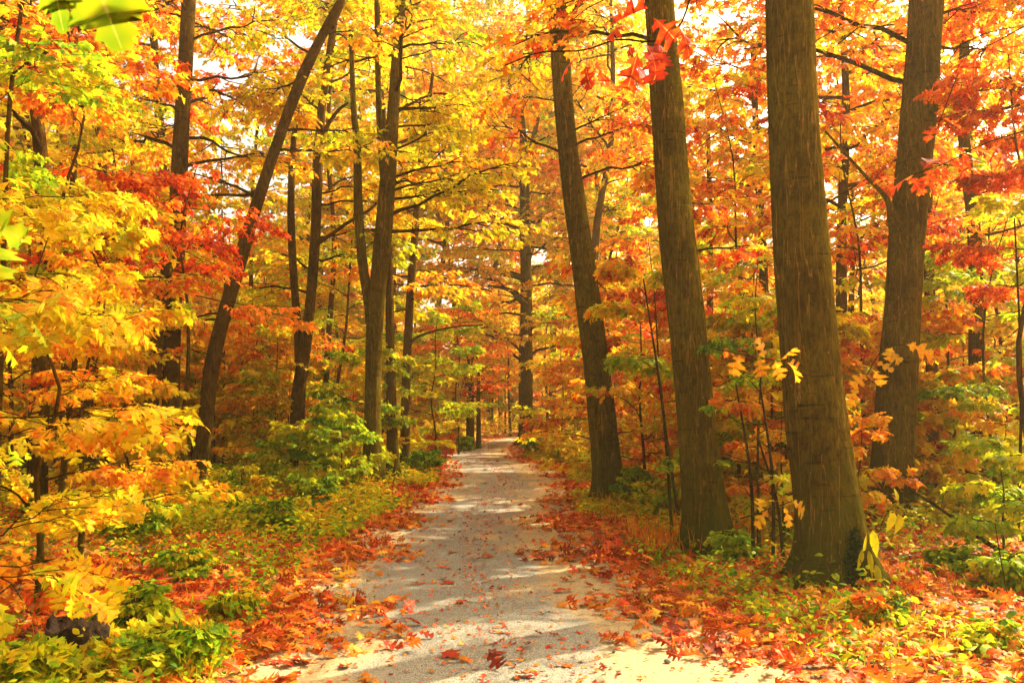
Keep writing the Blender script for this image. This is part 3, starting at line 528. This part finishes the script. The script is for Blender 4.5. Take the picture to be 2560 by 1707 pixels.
# slim dark trunks that show by the bend
for i, (px, py, w_, d, lab) in enumerate([(1076, 1030, 12, 39, 'left stem of the three dark trunks at the bend'), (1086, 1026, 10, 40, 'middle stem of the three dark trunks at the bend'), (1100, 1022, 13, 38.5, 'right stem of the three dark trunks at the bend'),
        (1131, 1000, 5, 58, 'thin far trunk left of the glow at the end of the path'), (1146, 1000, 4, 62, 'thin far trunk in the glow at the end of the path, second from its left'), (1160, 1000, 5, 60, 'thin straight far trunk in the middle of the glow'), (1172, 1000, 7, 57, 'leaning far trunk close to the lone distant trunk'),
        (2242, 1000, 40, 17, 'dark straight trunk far right behind lime leaves'), (2133, 1000, 28, 16, 'dark narrow trunk just right of the forked trunk'), (1758, 1000, 26, 24, 'narrow trunk behind the left side of the thickest trunk'), (1634, 1000, 20, 28, 'narrow trunk high behind the second big trunk'), (1940, 1000, 16, 17, 'thin leaning pole in the gap right of the thickest trunk'),
        (750, 900, 15, 26, 'thin dark pole between the twin stems and the stout trunk'), (572, 900, 13, 26, 'thin dark pole just right of the curved trunk'), (150, 900, 20, 18, 'dark thin trunk right of the slim dark trunk at the left'), (8, 900, 14, 9, 'thin straight trunk at the very left edge'), (205, 900, 30, 21, 'dark trunk in the red leaves high on the left')]):
    x = (px * S - 512) / FPX * d; r = w_ * S / 2 / FPX * d; h = 4.2 if i < 3 else 6 if i < 7 else 9 + (i * 37 % 50) / 10; z = float(gz(x, d)); q = np.random.default_rng(500 + i)
    ln = {11: -.08, 6: -.03}.get(i, q.normal() * .01)
    tree('forest_tree', lab, 'tree', 'dark trunks deeper in the wood', [[[x + ln * h * t + q.normal() * .01 * h * t, d, z - .1 + (h + .1) * t, r * (1 - .5 * t)] for t in (0, .25, .5, .75, 1)]],
         [L(7, .5, .98, 2.2, nb=6, nt=4, k=5, el=.4)], (T_MAPM, .15), (.55, .4), 500 + i, BARK2, flare=.3, k=10, n=20, twigs=False)

# far-off wood closing the view
n = 90000; a = rg.uniform(-.75, .75, n); dd = rg.uniform(95, 135, n); hx = np.tan(a) * dd
top = 15 + 5 * np.sin(a * 17) + 3 * np.sin(a * 41 + 2); z = top * rg.random(n) ** .8
v, f = leaf_verts(T_BLOB, np.stack([hx, dd, z], -1), rg.standard_normal((n, 3)), rg.standard_normal((n, 3)), rg.uniform(.5, 1.1, n), rg)
hu = .5 + .25 * np.sin(a * 23) * np.sin(z * .4 + a * 9) + .15 * rg.standard_normal(n)
o = mesh_object('far_woods', v, f, LEAF, None, fattr={'hue': np.repeat(np.clip(hu, 0, 1), 2), 'val': np.ones(2 * n)}, color=(.54, .4)); o['kind'] = 'stuff'; o['label'] = 'far off golden woods closing the view behind the trees'

# ------------------------------------------------------------------ forest floor: litter, ground plants, grass
def scatter(n, ymin, ymax, dmin, dmax, seed, power=1.0):
    rg = np.random.default_rng(seed); y = ymin + (ymax - ymin) * rg.random(n) ** power; side = np.where(rg.random(n) < .5, -1, 1)
    d = dmin + (dmax - dmin) * rg.random(n) ** 1.35; x = np.where(side < 0, path_l(y) - d, path_r(y) + d); return x, y, d, rg
def litter(name, n, ymin, ymax, dmin, dmax, seed, tm, sz, hue, power, lift=.035):
    x, y, d, rg = scatter(n, ymin, ymax, dmin, dmax, seed, power); keep = (np.abs(x) < .68 * y + 2.5) & (rg.random(n) < np.clip((d + (.75 if dmin < -.5 else .4) + .25 * np.sin(y * 2.1) + .2 * np.sin(y * 5.3 + 1)) / 1.1, 0, 1) ** 1.7); x, y = x[keep], y[keep]; m = len(x)
    a = rg.random(m) * 6.28; z = surf(x, y) + .006 + np.abs(rg.standard_normal(m)) * lift
    dr = np.stack([np.cos(a), np.sin(a), rg.standard_normal(m) * .35], -1); up = np.array([0, 0, 1.]) + rg.standard_normal((m, 3)) * .45
    cl = .5 + .2 * np.sin(x * 1.1 + y * .7) * np.sin(y * .9 - x * .4) + .22 * rg.standard_normal(m)
    o = leaf_object(name, tm, np.stack([x, y, z], -1), dr, up, sz * rg.uniform(.55, 1.1, m), cl, hue, rg, None, LITTER, .38, .45); o['kind'] = 'stuff'; return o
litter('leaf_litter', 36000, 3.6, 13, -.8, 6.5, 201, T_OAKL, .15, (.66, .62), 1.2)['label'] = 'carpet of red and orange fallen leaves on the near verges'
litter('leaf_litter', 80000, 12, 32, -.4, 9, 202, T_OAKM, .15, (.68, .6), 1.3)['label'] = 'fallen leaves on the middle verges and wood floor'
litter('leaf_litter', 28000, 32, 90, -.15, 26, 203, T_FAR, .2, (.66, .5), 1.2)['label'] = 'fallen leaves on the distant wood floor'
x, y, d, rg = scatter(6500, 4, 50, -1.5, 0, 204, 1.5)
def crumbs(x, y, rg, sz):
    m = len(x); a = rg.random(m) * 6.28
    return leaf_object('leaf_crumbs', T_FAR, np.stack([x, y, surf(x, y) + .012], -1), np.stack([np.cos(a), np.sin(a), np.zeros(m)], -1), np.array([0, 0, 1.]) + rg.standard_normal((m, 3)) * .25, sz * rg.uniform(.3, 1, m), .5 + .25 * rg.standard_normal(m), (.68, .4), rg, None, LITTER, .3, .4)
o = crumbs(x, y, rg, .06); o['kind'] = 'stuff'; o['label'] = 'small bits of dry leaf strewn over the path'

def ground_cover(name, label, n, ymin, ymax, dmin, dmax, seed, hue, hscale, tm, sz, k=7, power=1.2, patch=.2, xr=None):
    x, y, d, rg = scatter(n, ymin, ymax, dmin, dmax, seed, power); keep = (np.abs(x) < .68 * y + 1.5) & ((np.sin(x * 1.3 + seed) * np.sin(y * .9 + x * .5) + rg.random(n) * .8) > patch)
    if xr is not None: keep &= (x > xr[0]) & (x < xr[1])
    x, y, d = x[keep], y[keep], d[keep]; m = len(x); H = hscale * np.clip(.25 + d * .35, .2, 1.0) * rg.uniform(.4, 1.2, m)
    px = np.repeat(x, k) + rg.standard_normal(m * k) * .09; py = np.repeat(y, k) + rg.standard_normal(m * k) * .09; pz = surf(px, py) + np.repeat(H, k) * rg.uniform(.3, 1, m * k)
    a = rg.random(m * k) * 6.28; dr = np.stack([np.cos(a), np.sin(a), rg.standard_normal(m * k) * .3 - .1], -1)
    hu = .5 + np.repeat(.2 * rg.standard_normal(m), k) + .15 * rg.standard_normal(m * k)
    v, f = leaf_verts(tm, np.stack([px, py, pz], -1), dr, np.array([0, 0, 1.]) + rg.standard_normal((m * k, 3)) * .4, sz * rg.uniform(.5, 1.15, m * k), rg); kk = len(tm[1])
    o = mesh_object(name, v, f, LEAF, None, fattr={'hue': np.repeat(np.clip(hu, 0, 1), kk), 'val': np.repeat(.6 + .4 * rg.random(m * k), kk)}, color=hue)
    o['kind'] = 'stuff'; o['label'] = label; return o
ground_cover('ground_cover', 'small green and yellow ground plants on the near verges', 2400, 4, 13, .45, 6, 301, (.20, .45), .4, T_OVAL, .075, 8)
ground_cover('ground_cover', 'low green and gold undergrowth on the middle verges', 13000, 11, 32, .35, 9, 302, (.34, .6), .42, T_OVAL, .10, 8)
ground_cover('ground_cover', 'distant low undergrowth of the wood', 16000, 26, 85, 1.0, 32, 303, (.46, .5), 1.5, T_FAR, .20, 8, patch=.1)
def grass(name, label, n, ymin, ymax, dmin, dmax, seed, h, cols, xr):
    x, y, d, rg = scatter(n, ymin, ymax, dmin, dmax, seed, 1.2); keep = (np.sin(x * 2.3 + seed) * np.sin(y * 1.7) + rg.random(n) * .7 > .35) & (x > xr[0]) & (x < xr[1]); x, y = x[keep], y[keep]; m = len(x)
    dr = nrm(np.stack([rg.normal(0, .4, m), rg.normal(0, .4, m), np.ones(m)], -1)); sz = h * rg.uniform(.4, 1, m)
    b = (np.array([(0, .02, 0), (0, -.02, 0), (.5, .018, 0), (.5, -.018, 0), (1, 0, 0)], float), np.array([(0, 1, 2), (1, 3, 2), (2, 3, 4)]), None)
    v, f = leaf_verts(b, np.stack([x, y, surf(x, y)], -1), dr, rg.standard_normal((m, 3)), sz, rg, .6)
    o = mesh_object(name, v, f, LEAF, None, fattr={'hue': np.repeat(np.clip(.5 + .25 * rg.standard_normal(m), 0, 1), 3), 'val': np.repeat(.5 + .4 * rg.random(m), 3)}, color=cols); o['kind'] = 'stuff'; o['label'] = label
grass('grass', 'tufts of grass among the leaves on the verges', 9000, 4.5, 22, .4, 4.5, 401, .2, (.30, .3), (-9, 9))
grass('grass', 'dry reddish brown grass at the foot of the first big trunks', 5000, 9.5, 16, .6, 3.0, 402, .4, (.66, .3), (0, 6))

# ------------------------------------------------------------------ shrubs along the verges
def shrub(label, px, d, h, w_, hue, leaf, seed, n=12, name='shrub', **kw):
    x = (px * S - 512) / FPX * d; z = float(gz(x, d)); prm = dict(nb=6, nt=4, k=6, el=.75, taper=.2, droop=.35, smin=.2, thick=.8, jit=.45); prm.update(kw)
    return tree(name, label, 'shrub', 'shrubs along the verges', [[[x, d, z - .08, .018], [x + .02, d, z + h * .25, .014], [x, d + .02, z + h * .5, .008]]], [L(n, .1, .98, w_ * .62, **prm)], leaf, hue, seed, BARK2, flare=.2, k=6, n=6)
OV = (T_OVAL, .09); OVF = (T_OVAL, .13)
for s_ in [('dark green shrub at the bend, right of the close group of trunks', 975, 22, 1.1, 1.0, (.12, .25), OV), ('green shrub on the left verge below the twin stems', 720, 14.5, .9, .9, (.18, .3), OV),
           ('olive shrub before the foot of the curved trunk', 560, 12.5, .5, .7, (.20, .3), OV), ('yellow green shrub on the left verge in the middle distance', 640, 11.5, .7, .8, (.24, .4), OV),
           ('green shrub at the foot of the lone distant trunk', 1225, 34, 1.0, 1.0, (.16, .3), OVF), ('golden shrub right of the path bend', 1290, 27, 1.1, 1.1, (.42, .4), OVF),
           ('green and yellow shrub at the foot of the leaning slim trunk', 1462, 14.3, 1.1, .8, (.20, .35), OV), ('yellow shrub behind the red grass right of the leaning slim trunk', 1500, 13, .9, .8, (.36, .4), OV),
           ('small green shrub at the foot of the second big trunk', 1668, 9.2, .55, .42, (.20, .3), (T_OVAL, .08)), ('green bramble bush right of the thickest trunk', 2165, 8.4, .35, .4, (.18, .4), (T_OVAL, .08)),
           ('lime bush at the right edge under the fallen branch', 2290, 7.4, .5, .6, (.26, .4), (T_OVAL, .08)), ('grey green leafy bush at the bottom left', 330, 6.4, .5, .5, (.20, .4), (T_OVAL, .065)),
           ('low yellow and green oak seedling at the bottom edge, left of the path', 420, 5.5, .3, .5, (.32, .5), OAKN), ('low grey green bramble left of the path, bottom left', 540, 6.8, .3, .36, (.32, .5), (T_OVAL, .065)), ('low yellow green bramble beside the rotten stump', 280, 5.4, .3, .42, (.38, .5), OAKN),
           ('green seedlings left of the path below the sapling sprays', 430, 8.4, .4, .6, (.28, .5), (T_OVAL, .065)), ('mixed orange and green seedling patch right of the path at the bottom', 2000, 6.6, .25, .42, (.42, .9), (T_OVAL, .06)), ('low green seedling at the bottom right corner', 2240, 5.9, .25, .4, (.28, .5), (T_OVAL, .06)),
           ('yellow green bush in the bottom left corner', 60, 4.9, .45, .45, (.32, .4), OAKN), ('orange red bush left of the path in the distance', 1010, 31, 1.2, 1.2, (.76, .35), OVF),
           ('dark leafed bush beside the three trunks at the bend', 1062, 36, 1.0, .9, (.10, .25), OVF), ('gold bush between the curved trunk and the left verge', 560, 15, 1.0, 1.1, (.34, .5), OV),
           ('green bush beside the grey brown trunk at the left', 320, 10.5, .9, 1.0, (.24, .4), OV), ('orange bush behind the second big trunk', 1530, 17, 1.3, 1.2, (.62, .4), OV), ('red berried looking low bush in front of the forked trunk', 1975, 11.3, .4, .5, (.84, .3), OV)]:
    shrub(*s_, seed=int(600 + (s_[1] * 7 + int(s_[2] * 10)) % 9970))

# yellow bramble sprig by the thick trunk
def sprig(name, label, cat, pts, d, leaves, hue, seed, r=.004, face=(-.55, .8), curl=.5):
    st = np.array([[*W(x, y, d), r * (1 - .5 * i / len(pts))] for i, (x, y) in enumerate(pts)]); rg = np.random.default_rng(seed); root = thing(name, label, cat, st[0, :3])
    v, f = stem_mesh(st, 20, 6, 0, .02, seed); mesh_object('stem', v, f, TWIG, root, True)
    for (x, y, dx, dy, ln, tm) in leaves:
        p = W(x, y, d - .01); q_ = W(x + dx, y + dy, d - .01); dr = nrm(q_ - p) + np.array([0, rg.normal() * .8 * curl, 0]); sz = ln * S / FPX * d
        leaf_object('leaf', tm, p[None], dr[None], np.array([[rg.normal() * curl, face[0] + rg.normal() * .3 * (face[1] > .5), face[1]]]), np.array([sz]), np.array([.5 + .1 * rg.normal()]), hue, rg, root, curl=curl, dark=.55 if curl > .2 else .4)
    return root
sprig('bramble', 'bramble cane with bright yellow oval leaves leaning on the foot of the thickest trunk', 'plant',
      [(2052, 1385), (2000, 1330), (1975, 1275), (2010, 1250), (2030, 1190), (2062, 1150)], 7.6,
      [(2062, 1150, -2, -30, 30, T_OVAL), (2055, 1175, -18, 50, 48, T_OVAL), (2062, 1178, 16, 52, 50, T_OVAL), (2005, 1215, 0, 60, 62, T_OVAL), (1990, 1225, 20, 48, 46, T_OVAL), (1980, 1260, 4, 50, 50, T_OVAL), (1995, 1262, 22, 56, 58, T_OVAL), (2010, 1295, 25, 52, 48, T_OVAL)], (.38, .1), 71)
# big leaves hanging into the top left corner
sprig('hanging_twig', 'twig with two very large yellow green oak leaves hanging into the top left corner', 'twig',
      [(40, -360), (90, -270), (130, -200), (178, -170)], 1.0,
      [(112, -160, 22, 235, 240, T_BIG), (178, -170, 84, 290, 300, T_BIG)], (.20, .1), 72, .003, (-1, .15), .12)
sprig('hanging_twig', 'twig with a large yellow leaf poking in at the left edge', 'twig',
      [(-260, 380), (-170, 450), (-80, 500)], 1.7, [(-80, 500, 110, 150, 190, T_OAK), (-100, 480, 150, 60, 150, T_OAK)], (.22, .1), 73, .003, (-1, .4))
# red oak leaves hanging over the path, high right
red = [(1290, 105, 60, -18), (1320, 135, -40, 28), (1345, 150, 4, 55), (1370, 130, 10, 70), (1400, 60, 70, -40), (1430, 60, -50, 20), (1445, 100, 15, 60), (1480, 100, 40, 60), (1500, 40, 45, 50), (1510, 90, 26, 70), (1465, 120, -20, 70), (1555, 60, 40, 40), (1575, 100, 60, 10)]
sprig('oak_branch', 'thin branch of big red oak leaves hanging high across the first two big trunks', 'branch', [(1640, -160), (1590, -20), (1560, 60), (1500, 95), (1420, 90), (1340, 115), (1240, 120), (1160, 150)], 4.6,
      [(x, y, dx, dy, math.hypot(dx, dy) * 1.25, T_OAK) for x, y, dx, dy in red], (.90, .25), 74, .007)
for j, (lab, pts, lv, hue, d) in enumerate([
    ('spray of orange leaves on a thin twig crossing the lower part of the thickest trunk', [(1640, 800), (1700, 812), (1755, 822), (1808, 832)], [(1808, 832, 52, 30), (1780, 826, 20, 48), (1755, 822, -10, -45), (1740, 820, 20, 50), (1700, 812, -15, 50), (1790, 828, 30, -40)], (.62, .2), 7.2),
    ('small twig of gold leaves crossing the foot of the thickest trunk', [(1700, 1190), (1760, 1170), (1818, 1150)], [(1818, 1150, 48, 18), (1800, 1155, -40, -25), (1800, 1160, 20, 45), (1765, 1168, -35, 30), (1745, 1176, 10, -35)], (.54, .15), 7.3),
    ('branch with scarlet oak leaves crossing the forked trunk near the top right', [(2352, 300), (2260, 330), (2180, 370), (2100, 400)], [(2100, 400, -60, 20), (2120, 390, 40, -50), (2140, 385, -30, 50), (2180, 370, 50, 30), (2210, 350, 20, 60), (2240, 340, 60, 20), (2160, 380, 10, -50), (2060, 410, -50, -10), (2280, 330, 40, 60), (2090, 405, 20, 50)], (.86, .2), 7.5),
    ('twig of red leaves high beside the forked trunk', [(2352, 60), (2280, 100), (2220, 130), (2150, 300)], [(2150, 290, -40, 30), (2160, 270, 50, 20), (2220, 130, -40, 40), (2240, 115, 10, 60), (2280, 100, 30, 60), (2300, 80, -40, 40), (2330, 70, 10, 55)], (.82, .3), 7.5),
    ('twig of orange and gold leaves across the middle of the forked trunk', [(1960, 900), (1990, 860), (2030, 800), (2080, 790)], [(2080, 790, 60, 15), (2050, 795, -10, 40), (2030, 800, 40, 30), (2010, 830, 40, 20), (1990, 860, -40, 20), (2000, 845, 50, 30), (1970, 890, -30, 30)], (.58, .2), 9.5)]):
    sprig('oak_twig', lab, 'twig', pts, d, [(x, y, dx, dy, math.hypot(dx, dy) * 1.0, T_OAK) for x, y, dx, dy in lv], hue, 80 + j, .006)

# ------------------------------------------------------------------ fallen branch, stump, dead stalks
def dead_stick(name, label, cat, rows, seed, mat=TWIG, forks=3):
    rg = np.random.default_rng(seed); st = np.array(rows, float); root = thing(name, label, cat, st[0, :3]); v, f = stem_mesh(st, 24, 9, 0, .06, seed)
    P = resample(st, 9)[None, :, :3]; B, _ = children(P, forks, np.linalg.norm(st[-1, :3] - st[0, :3]) * .25, (.4, .9), .3, 5, rg, .3, .05)
    v, f = merge([(v, f), tubes(B, np.full((len(B), 5), st[0, 3] * .35) * np.linspace(1, .3, 5), 5)]); mesh_object('woody_stem', v, f, mat, root, True)
dead_stick('fallen_branch', 'dark dead branch slanting down to the ground at the right, beyond the forked trunk', 'branch', [[*W(2395, 1320, 8.0), .022], [*W(2260, 1240, 8.8), .024], [*W(2180, 1180, 9.4), .02], [*W(2095, 1125, 10), .014]], 91)
dead_stick('bare_stalk', 'thin dark bare stalk standing at the right edge of the picture', 'plant', [[*W(2320, 1440, 6.9), .007], [*W(2316, 1380, 6.95), .006], [*W(2300, 1290, 7), .005], [*W(2285, 1200, 7.05), .003]], 92)
for j, (a, b, lab) in enumerate([((1775, 1262), (1745, 880), 'tall thin bare stem standing just left of the thickest trunk'), ((1800, 1255), (1740, 1000), 'thin stem leaning left beside the thickest trunk'), ((1730, 1240), (1690, 880), 'slender bare stem right of the second big trunk'), ((1545, 1200), (1478, 640), 'very thin tall stem curving between the first two big trunks'), ((2340, 1290), (2330, 500), 'straight thin pole at the right edge of the wood')]):
    d = 9.0 if j < 3 else 10.5; p0, p1 = W(*a, d), W(*b, d); p0[2] = float(gz(p0[0], d)) - .05; m_ = (p0 + p1) / 2 + [.06, 0, 0]
    dead_stick('thin_sapling', lab, 'sapling', [[*p0, .02], [*m_, .016], [*p1, .009]], 93 + j, forks=5)
x, y = W(175, 1390, 5.4)[:2]; z0 = float(gz(x, y)); root = thing('tree_stump', 'dark rotten stump under the yellow leaves at the bottom left', 'stump', (x, y, z0))
q = np.random.default_rng(5); kk = 26; an = np.arange(kk) * 2 * math.pi / kk; rows = []
for h, r in [(-.1, .27), (0, .24), (.1, .19), (.16, .17), (.24, .165), (.29, .16)]:
    top_ = h > .28; rows.append(np.stack([x + (r * (1 + .16 * np.sin(5 * an) + .06 * q.standard_normal(kk))) * np.cos(an), y + (r * (1 + .16 * np.sin(5 * an) + .06 * q.standard_normal(kk))) * np.sin(an), z0 + h + ((.025 * q.standard_normal(kk)) if top_ else 0 * an)], -1))
rows.append(np.stack([x + .09 * np.cos(an), y + .09 * np.sin(an), z0 + .18 + .02 * q.standard_normal(kk)], -1)); rows.append(np.stack([x + .01 * np.cos(an), y + .01 * np.sin(an), np.full(kk, z0 + .16)], -1))
V = np.concatenate(rows); idx = np.arange(len(V)).reshape(len(rows), kk); nx2 = np.roll(idx, -1, 1); mesh_object('stump_wood', V, np.stack([idx[:-1], nx2[:-1], nx2[1:], idx[1:]], -1).reshape(-1, 4), STUMP, root)

# ------------------------------------------------------------------ single fallen leaves on the path
hero = [(1135, 1535, .20, .93, 'large dark red oak leaf standing on edge at the bottom middle of the path'), (1205, 1555, .16, .60, 'flat tan orange leaf at the bottom edge of the path, beside a dark red one'), (1295, 1530, .16, .66, 'curled brown leaf at the bottom of the path, right of the middle'),
        (1520, 1490, .21, .95, 'curled dark red leaf at the lower right of the path'), (1218, 1488, .15, .92, 'dark red leaf with raised tips above the big red leaf'), (978, 1466, .15, .86, 'upright red leaf on the lower left of the path'),
        (950, 1435, .16, .80, 'orange red leaf left of centre on the path, above the upright red leaf'), (1060, 1385, .15, .90, 'small dark red leaf in the middle of the path'), (975, 1215, .2, .88, 'dark red leaf lying far up the left side of the path'),
        (1195, 1160, .2, .88, 'dark red leaf far up the path near its right side'), (1115, 1160, .2, .86, 'dark red leaf far up the path at its centre'), (900, 1490, .2, .80, 'large brown red folded leaf at the lower left of the path'), (1060, 1520, .14, .55, 'pale yellow leaf on the lower middle of the path'), (1385, 1535, .12, .88, 'small red leaf at the bottom of the path, right side')]
def fallen(x, y, sz, hb, label, rg, group=None, tm=T_OAK):
    a = rg.random() * 6.28; m = 1; z = float(surf(x, y)) + .012
    v, f = leaf_verts(tm, np.zeros((1, 3)), np.array([[math.cos(a), math.sin(a), .0]]), np.array([[rg.normal() * .12, rg.normal() * .16, 1.]]), np.array([sz]), rg, .3)
    v -= [sz * .5 * math.cos(a), sz * .5 * math.sin(a), 0]; v[:, 2] += sz * rg.uniform(.1, 1.1) * ((v[:, :2] / sz) ** 2).sum(1); v[:, 2] -= v[:, 2].min(); k = len(tm[1])
    o = mesh_object('fallen_leaf', v, f, LITTER, None, False, {'hue': np.full(k, .5), 'val': np.full(k, rg.uniform(.3, .7))}, color=(hb, .1)); o.location = (x, y, z - .006); return tag(o, label, 'leaf', group)
rg = np.random.default_rng(55)
for px_, py_, sz, hb, lab in hero:
    p = W(px_, py_, 10); t = EYE / (EYE - p[2]); fallen(p[0] * t, 10 * t, sz * .8, hb, lab, rg)
protoL = [fallen(0, 6, .15, .8, 'x', rg, None, T_OAK if i % 3 else T_MAP) for i in range(12)]
hw = {.54: 'tan', .61: 'tan orange', .68: 'orange', .78: 'orange red', .88: 'red', .96: 'dark red'}; i = 0
while i < 280:
    y = 4.9 + 25 * rg.random() ** 1.7; tx = rg.random(); x = float(path_l(y) + (path_r(y) - path_l(y)) * (tx if rg.random() < .55 else round(tx) * .9 + .05 * tx)); hb = list(hw)[int(rg.choice(6, p=[.12, .2, .22, .2, .16, .1]))]
    o = protoL[i] if i < 12 else protoL[i % 12].copy()
    if i >= 12: COL.objects.link(o)
    o.location = (x, y, float(surf(x, y)) + .006); o.rotation_euler = (0, 0, rg.random() * 6.28); s2 = rg.uniform(.5, 1.1); o.scale = (s2, s2, s2 * rg.uniform(.4, 1.3)); o.color = (hb, .1, 0, 1)
    side = 'left' if tx < .35 else 'right' if tx > .65 else 'middle'; dist = 'near the camera' if y < 8 else 'in the middle distance' if y < 15 else 'far along'
    o['label'] = '%s fallen leaf lying on the %s of the path, %s' % (hw[hb], side, dist); o['group'] = 'fallen leaves on the path'; o['category'] = 'leaf'; i += 1
# a few stones on the path
for j, (px_, py_, r) in enumerate([(1533, 1520, .022), (1410, 1497, .012), (1350, 1475, .01)]):
    p = W(px_, py_, 10); t = EYE / (EYE - p[2]); X0, Y0 = p[0] * t, 10 * t; rg2 = np.random.default_rng(j)
    u, v_ = np.meshgrid(np.arange(10) / 10 * 2 * math.pi, np.linspace(.05, math.pi - .05, 7)); rr = r * (1 + .12 * rg2.standard_normal(u.shape))
    V = np.stack([rr * np.sin(v_) * np.cos(u), rr * np.sin(v_) * np.sin(u), rr * .7 * np.cos(v_) + r * .55], -1).reshape(-1, 3); idx = np.arange(70).reshape(7, 10); nx2 = np.roll(idx, -1, 1)
    o = mesh_object('stone', V, np.stack([idx[:-1], nx2[:-1], nx2[1:], idx[1:]], -1).reshape(-1, 4), STONE, None, True); o.location = (X0, Y0, float(surf(X0, Y0)))
    tag(o, ['small grey stone on the lower right of the path, beside the curled dark red leaf', 'tiny grey pebble on the path above the bottom right leaves', 'tiny pebble on the path right of the middle'][j], 'stone')

# golden haze volume, added to brighten the dark middle distance
def box(name, lo, hi, mat):
    V = np.array([(x, y, z) for x in (lo[0], hi[0]) for y in (lo[1], hi[1]) for z in (lo[2], hi[2])], float)
    return mesh_object(name, V, np.array([[0, 1, 3, 2], [4, 6, 7, 5], [0, 4, 5, 1], [2, 3, 7, 6], [0, 2, 6, 4], [1, 5, 7, 3]]), mat)
hm = bpy.data.materials.new('haze'); hm.use_nodes = True; ht = hm.node_tree; ht.nodes.remove(ht.nodes['Principled BSDF'])
pv = ht.nodes.new('ShaderNodeVolumePrincipled'); pv.inputs['Color'].default_value = (1, .82, .45, 1); pv.inputs['Density'].default_value = .0013; pv.inputs['Anisotropy'].default_value = .3
ht.links.new(pv.outputs[0], ht.nodes['Material Output'].inputs['Volume'])
o = box('haze', (-420, -70, -2), (420, 620, 46), hm); o['kind'] = 'stuff'; o['label'] = 'pale golden haze added to brighten the wood'
